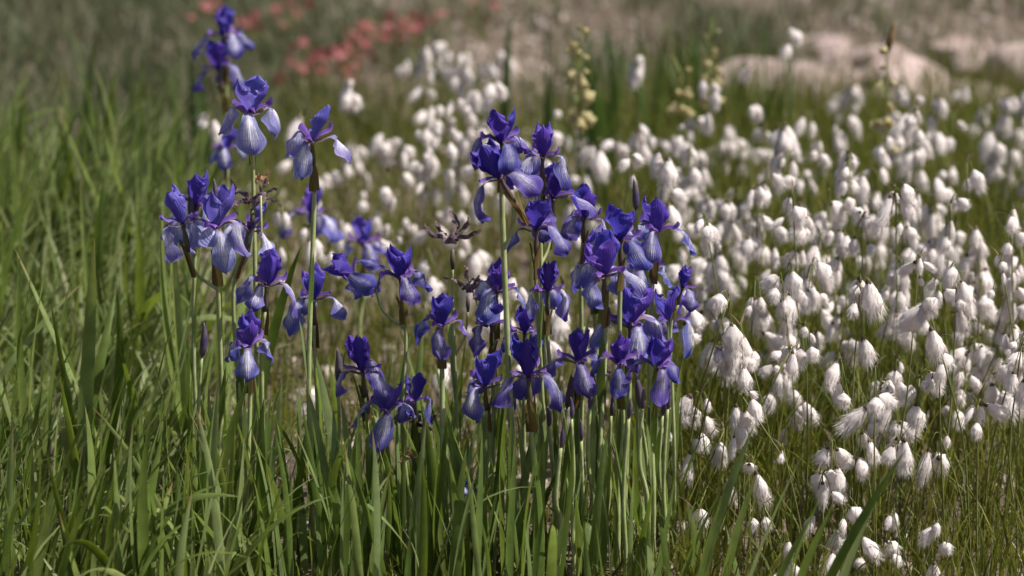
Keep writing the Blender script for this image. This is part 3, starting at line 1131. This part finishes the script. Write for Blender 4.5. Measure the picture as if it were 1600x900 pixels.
def cottongrass(px, py, D, n, label, group, sc=1.0, lean=0.0, parts=True):
    """head junction at px,py; n tufts hang from short stalks"""
    J = at(px, py, D)
    bx = J.x - lean + random.uniform(-.03, .03)
    by = D + random.uniform(-.03, .03)
    base = Vector((bx, by, float(gz(bx, by)) - .004))
    root = thing('cottongrass', label, 'cottongrass', base, group)
    top = J - base
    mid = top * .55 + Vector((random.uniform(-.012, .012) - lean * .25, random.uniform(-.012, .012), .0))
    low = top * .25 + Vector((-lean * .18, 0, .0))
    pts = spline_pts([(0, 0, 0), low, mid, top], 10)
    v, f, uv = tube(pts, np.linspace(.0017, .0010, 10), 5)
    link('stem', mesh_from('stem', v, f, M['cstem'], uv), root)
    for q in range(2 if parts else 1):
        b_ = link('bract', BRACT, root)
        b_.location = top
        b_.scale = (random.uniform(.6, 1.1),) * 3
        b_.rotation_euler = (random.gauss(0, .3), random.uniform(-.7, .3), random.uniform(0, 6.28))
    a0 = random.uniform(0, 6.28)
    for k in range(n):
        a = a0 + k * 2.4 + random.uniform(-.4, .4)
        if n == 1:
            rr, drop = .002, 0.0
        else:
            rr = random.uniform(.004, .016) * sc
            drop = random.choice([-.010, 0, .012, .026, .040, .056, .070]) * random.uniform(.6, 1.2) * sc if n > 2 else random.uniform(-.006, .022)
        e = top + Vector((math.cos(a) * rr, math.sin(a) * rr, -drop))
        m = top.lerp(e, .5) + Vector((0, 0, .005 + .004 * random.random()))
        if n > 1:
            v, f, uv = tube(spline_pts([top, m, e], 6), .0006, 4, False)
            link('stalk', mesh_from('stalk', v, f, M['cstem'], uv), root)
        t = link('cotton_tuft', random.choice(COTTON), root)
        t.location = e
        s = sc * random.choice([random.uniform(.55, .85), random.uniform(.85, 1.25), random.uniform(.9, 1.35)])
        t.scale = (s * random.uniform(.7, 1.15), s * random.uniform(.7, 1.15), s * random.uniform(.75, 1.3))
        tilt = random.uniform(-.1, .5) if random.random() < .8 else random.uniform(.6, 1.0)
        t.rotation_euler = Euler((0, -tilt, a), 'XYZ') if n > 1 else Euler((random.gauss(0, .25), random.gauss(0, .25), a))
        c = link('scale_cup', SCALE[0], t)
    return root


placed = []


def sow(n, region, hmin, hmax, where0, group, dmin=3.35, dmax=7.0, gap=20, sc=.82, nt=(3, 4, 4, 5, 5, 6), tries=60):
    cnt = 0
    for _ in range(n * tries):
        if cnt >= n:
            break
        q = region()
        if q is None:
            continue
        px_, py_ = q
        z = random.uniform(hmin, hmax)
        D = depth_for(py_, z)
        if not (dmin <= D <= dmax):
            continue
        g = gap * 3.8 / D
        if any((px_ - a)**2 + ((py_ - b_) * .8)**2 < g * g for a, b_ in placed):
            continue
        placed.append((px_, py_))
        k = random.choice(nt)
        if callable(where0):
            where, grp = where0(px_, py_)
        else:
            where, grp = where0, group
        lab = 'cottongrass with %s white tufts %s' % (NUMW[k], where) if k > 1 else 'cottongrass with a single white tuft ' + where
        cottongrass(px_, py_, D, k, lab, grp + ' with %s tufts' % NUMW[k], sc * random.uniform(.8, 1.22), random.gauss(0, .03))
        cnt += 1
    return cnt


def box_region(x0, x1, y0, y1):
    return lambda: (random.uniform(x0, x1), random.uniform(y0, y1))


def drift_region():
    x, y = random.uniform(930, 1660), random.uniform(110, 640)
    top = np.interp(x, [930, 1000, 1150, 1250, 1330, 1400, 1480, 1660], [205, 185, 185, 190, 130, 118, 135, 125])
    left = np.interp(y, [100, 200, 300, 400, 650], [960, 940, 1050, 1070, 1065])
    if y < top or x < left:
        return None
    cl = math.sin(x * .023 + 1.3) * math.sin(y * .019 + x * .006) + .5 * math.sin(x * .041 + y * .033)
    if cl < -.35 and random.random() < .8:
        return None
    if 1180 < x < 1290 and 540 < y < 640 and random.random() < .5:
        return None
    return x, y


# hand placed ones first
for (x, y, D, n, lab, lean) in [
        (995, 78, 5.3, 5, 'lone cottongrass head rising in front of dark foliage', .0),
        (1236, 48, 5.2, 3, 'tall thin cottongrass head in front of the pink stones', .01),
        (1174, 116, 5.0, 3, 'upright cottongrass head in front of the dark leaves', 0.0),
        (1108, 130, 5.0, 4, 'cottongrass head below the cream flower spike', 0.0),
        (1266, 180, 5.0, 2, 'small cottongrass head with two tufts one above the other', 0),
        (1160, 620, 3.56, 6, 'big shaggy cottongrass head on a long slanting stalk', -.10),
        (1192, 788, 3.50, 2, 'nodding cottongrass with a round white tuft', -.03),
        (1082, 792, 3.52, 2, 'low cottongrass behind the broad dark leaves', .02),
        (1228, 832, 3.42, 4, 'low cottongrass half behind the slanting leaves', .03),
        (1300, 860, 3.40, 1, 'single bell shaped cotton tuft close to the soil', .05),
        (1398, 808, 3.44, 2, 'cottongrass with a tuft hanging from an arched stalk', -.05),
        (1340, 828, 3.42, 3, 'low wide cottongrass head beside the arched stalk', .05),
        (1390, 850, 3.40, 2, 'low cottongrass with a sharp white bell', .04),
        (1468, 822, 3.42, 4, 'low cottongrass leaning out of the meadow', .04),
        (1300, 690, 3.60, 5, 'cottongrass column of tufts at the front of the drift', 0.0),
        (1345, 675, 3.62, 4, 'cottongrass pair of tufts on the front of the drift', .02),
        (1285, 740, 3.55, 5, 'cottongrass with crowded low tufts at the drift front', .0),
        (1318, 800, 3.50, 5, 'cottongrass with tufts drooping towards the soil', .0),
        (965, 720, 3.95, 4, 'cottongrass seen through the iris stalks', 0.0),
        (1018, 690, 3.95, 3, 'cottongrass showing between two violet iris stalks', 0.0),
        (1035, 800, 3.8, 2, 'low cottongrass behind the iris stalks', 0.0),
        (480, 615, 4.2, 5, 'white cottongrass behind the straight pale stalk', 0.0),
        (690, 560, 4.1, 4, 'cottongrass behind the thick bright iris stalk', 0.0),
        (745, 565, 4.1, 2, 'cottongrass behind the lilac iris', 0.0),
        (880, 640, 4.0, 3, 'cottongrass behind the low dark iris', 0.0),
        (700, 800, 3.75, 2, 'cottongrass close to the soil behind the small spent blooms', 0.0),
        (328, 178, 4.9, 3, 'cottongrass standing at the edge of the grassy bank', 0.0),
        (472, 182, 4.7, 2, 'cottongrass behind the ragged pale iris', 0.0),
        (548, 130, 5.2, 6, 'tall cottongrass column at the edge of the small drift', 0.0),
        (880, 445, 4.1, 4, 'cottongrass filling the gap behind the thick bright stalk', 0.0),
        (845, 470, 4.1, 4, 'cottongrass behind the iris with the pale flat fall', 0.0),
        ]:
    placed.append((x, y))
    r_ = cottongrass(x, y, D, n, lab, 'cottongrass picked out along the drifts', .86 if D > 3.7 else .80, lean)



def drift_where(x, y):
    if y < 300:
        if x > 1400:
            return 'in the drift below the end of the stone heap', 'drift below the end of the stone heap'
        if x > 1230:
            return 'in the drift below the pink stone heap', 'drift below the stone heap'
        return 'in the drift before the dark foliage', 'drift before the dark foliage'
    if x < 1190:
        return 'in the drift right behind the dense irises'.replace('right ', 'close '), 'drift close behind the irises'
    if y > 500:
        return 'along the low front of the dense drift', 'front of the dense drift'
    if y > 400:
        return 'in the thick of the dense drift', 'thick of the dense drift'
    return 'in the upper half of the dense drift', 'upper half of the dense drift'


sow(165, drift_region, .17, .44, drift_where, '', 3.5, 6.4, 27, .80, (3, 4, 5, 5, 6, 7, 8))
sow(21, box_region(595, 775, 62, 260), .24, .40, 'in the small drift behind the irises', 'cottongrass of the small drift', 4.4, 6.4, 26)
sow(23, box_region(430, 740, 225, 395), .14, .32, 'scattered low behind the pale irises', 'scattered low cottongrass', 4.1, 5.8, 44, .82, (2, 3, 3, 4, 5))
sow(12, box_region(790, 940, 165, 330), .18, .36, 'behind the tallest violet iris', 'cottongrass behind the tallest iris', 4.3, 6.0, 34, .88, (1, 2, 3, 4))
sow(12, box_region(1040, 1480, 640, 720), .14, .24, 'at the thinning front of the drift', 'cottongrass of the drift front', 3.4, 4.0, 46, .86, (2, 3, 4))
sow(8, box_region(760, 1060, 400, 560), .14, .30, 'glimpsed behind the dark violet irises', 'cottongrass glimpsed behind the irises', 4.0, 5.0, 40, .86, (3, 4, 5))


# ------------------------------------------------------------------ cream flower spikes
def bell_mesh():
    nu, nv = 7, 9
    v = []
    rad = [.001, .005, .0075, .008, .0078, .009, .0105]
    for i in range(nu):
        for j in range(nv):
            a = 2 * math.pi * j / nv
            k = 1 + (.12 * math.cos(5 * a) if i > 4 else 0)
            v.append((math.cos(a) * rad[i] * k, math.sin(a) * rad[i] * k, -.020 * i / (nu - 1)))
    f = [(i * nv + j, i * nv + (j + 1) % nv, (i + 1) * nv + (j + 1) % nv, (i + 1) * nv + j) for i in range(nu - 1) for j in range(nv)]
    return mesh_from('blossom', v, f, M['cream'])


BELL = bell_mesh()
for px_, ytop, ybot, D, nb, lab in ((906, 50, 190, 4.9, 20, 'cream flower spike with scattered bells beside the dark leaves'),
                                    (1112, 55, 150, 5.3, 14, 'thin cream flower spike in front of dark foliage'),
                                    (1065, 115, 180, 5.2, 10, 'short cream flower spike beside the thin one'),
                                    (1386, 70, 230, 4.8, 8, 'yellow green flower spike with a dark pointed tip over the drift')):
    T, Bt = at(px_, ytop, D), at(px_, ybot, D)
    base = Vector((Bt.x, D, float(gz(Bt.x, D)) - .004))
    root = thing('flower_spike', lab, 'flower spike', base, 'cream flower spikes')
    top = T - base
    pts = spline_pts([(0, 0, 0), top * .35 + Vector((.006, 0, 0)), top * .7, top], 14)
    v, f, uv = tube(pts, np.linspace(.0035, .0014, 14), 6)
    link('stem', mesh_from('stem', v, f, M['cstem'], uv), root)
    z0, z1 = Bt.z - base.z, top.z
    for k in range(nb):
        t = (k + .5) / nb
        i = int(np.argmin(np.abs(pts[:, 2] - (z0 + (z1 - z0) * t))))
        o = link('blossom', BELL, root)
        a = k * 2.4
        o.location = Vector(pts[i]) + Vector((math.cos(a) * .008, math.sin(a) * .008, random.uniform(-.012, .012)))
        if k % 3 == 0:
            lf = link('leaf', LEAF['bank'][k % 3], root)
            lf.scale = (.05, .09, .05)
            lf.location = pts[i]
            lf.rotation_euler = (0, .5, a + 1)
        s = (1.0 - .4 * t) * random.uniform(.6, 1.15)
        o.scale = (s, s, s)
        o.rotation_euler = Euler((0, -random.uniform(.5, 1.2), a))
    if 'dark' in lab and 'tip' in lab:
        t = np.linspace(0, 1, 8)
        v, f, uv = tube([(q * .012, 0, q * .055) for q in t], .0065 * np.sin(math.pi * t**.7 * .98 + .03) + .0006, 7)
        o = link('tip_bud', mesh_from('tip_bud', v, f, M['brown'], uv), root)
        o.location = top - Vector((0, 0, .015))

# ------------------------------------------------------------------ red flowers far behind
def red_blossom():
    v, f = [], []
    for k in range(6):
        a = k * R(60)
        pts = [(0.0, 0, 0), (.010, -.006, .004), (.010, .006, .004), (.019, -.005, .003), (.019, .005, .003), (.024, 0, .0)]
        o_ = len(v)
        v += rotz(pts, a)
        f += [(o_, o_ + 1, o_ + 2), (o_ + 1, o_ + 3, o_ + 4, o_ + 2), (o_ + 3, o_ + 5, o_ + 4)]
    return mesh_from('blossom', v, f, M['red'])


RED = red_blossom()
for i, (px_, py_) in enumerate([(470, 78), (492, 70), (512, 62), (530, 72), (548, 66), (505, 88), (478, 95), (560, 48), (580, 34), (600, 28), (622, 40), (640, 34),
                                (655, 45), (395, 32), (410, 20), (325, 12), (445, 10), (700, 10), (750, 8), (528, 86), (612, 48)]):
    z = random.uniform(.10, .16)
    D = depth_for(py_, z)
    J = at(px_, py_, D)
    base = Vector((J.x, D, float(gz(J.x, D)) - .004))
    root = thing('red_flower', 'small red flower plant low in the far ground cover', 'flower', base, 'red flowers far behind')
    for k in range(5):
        e = J - base + Vector((random.gauss(0, .03), random.gauss(0, .03), random.uniform(-.05, .02)))
        v, f, uv = tube(spline_pts([(0, 0, 0), e * .5 + Vector((0, 0, .01)), e], 6), .0012, 4)
        link('stem', mesh_from('stem', v, f, M['cstem'], uv), root)
        o = link('blossom', RED, root)
        o.location = e
        s = random.uniform(.55, .9)
        o.scale = (s, s, s)
        o.rotation_euler = (random.gauss(.5, .5), random.gauss(0, .4), random.uniform(0, 6.28))
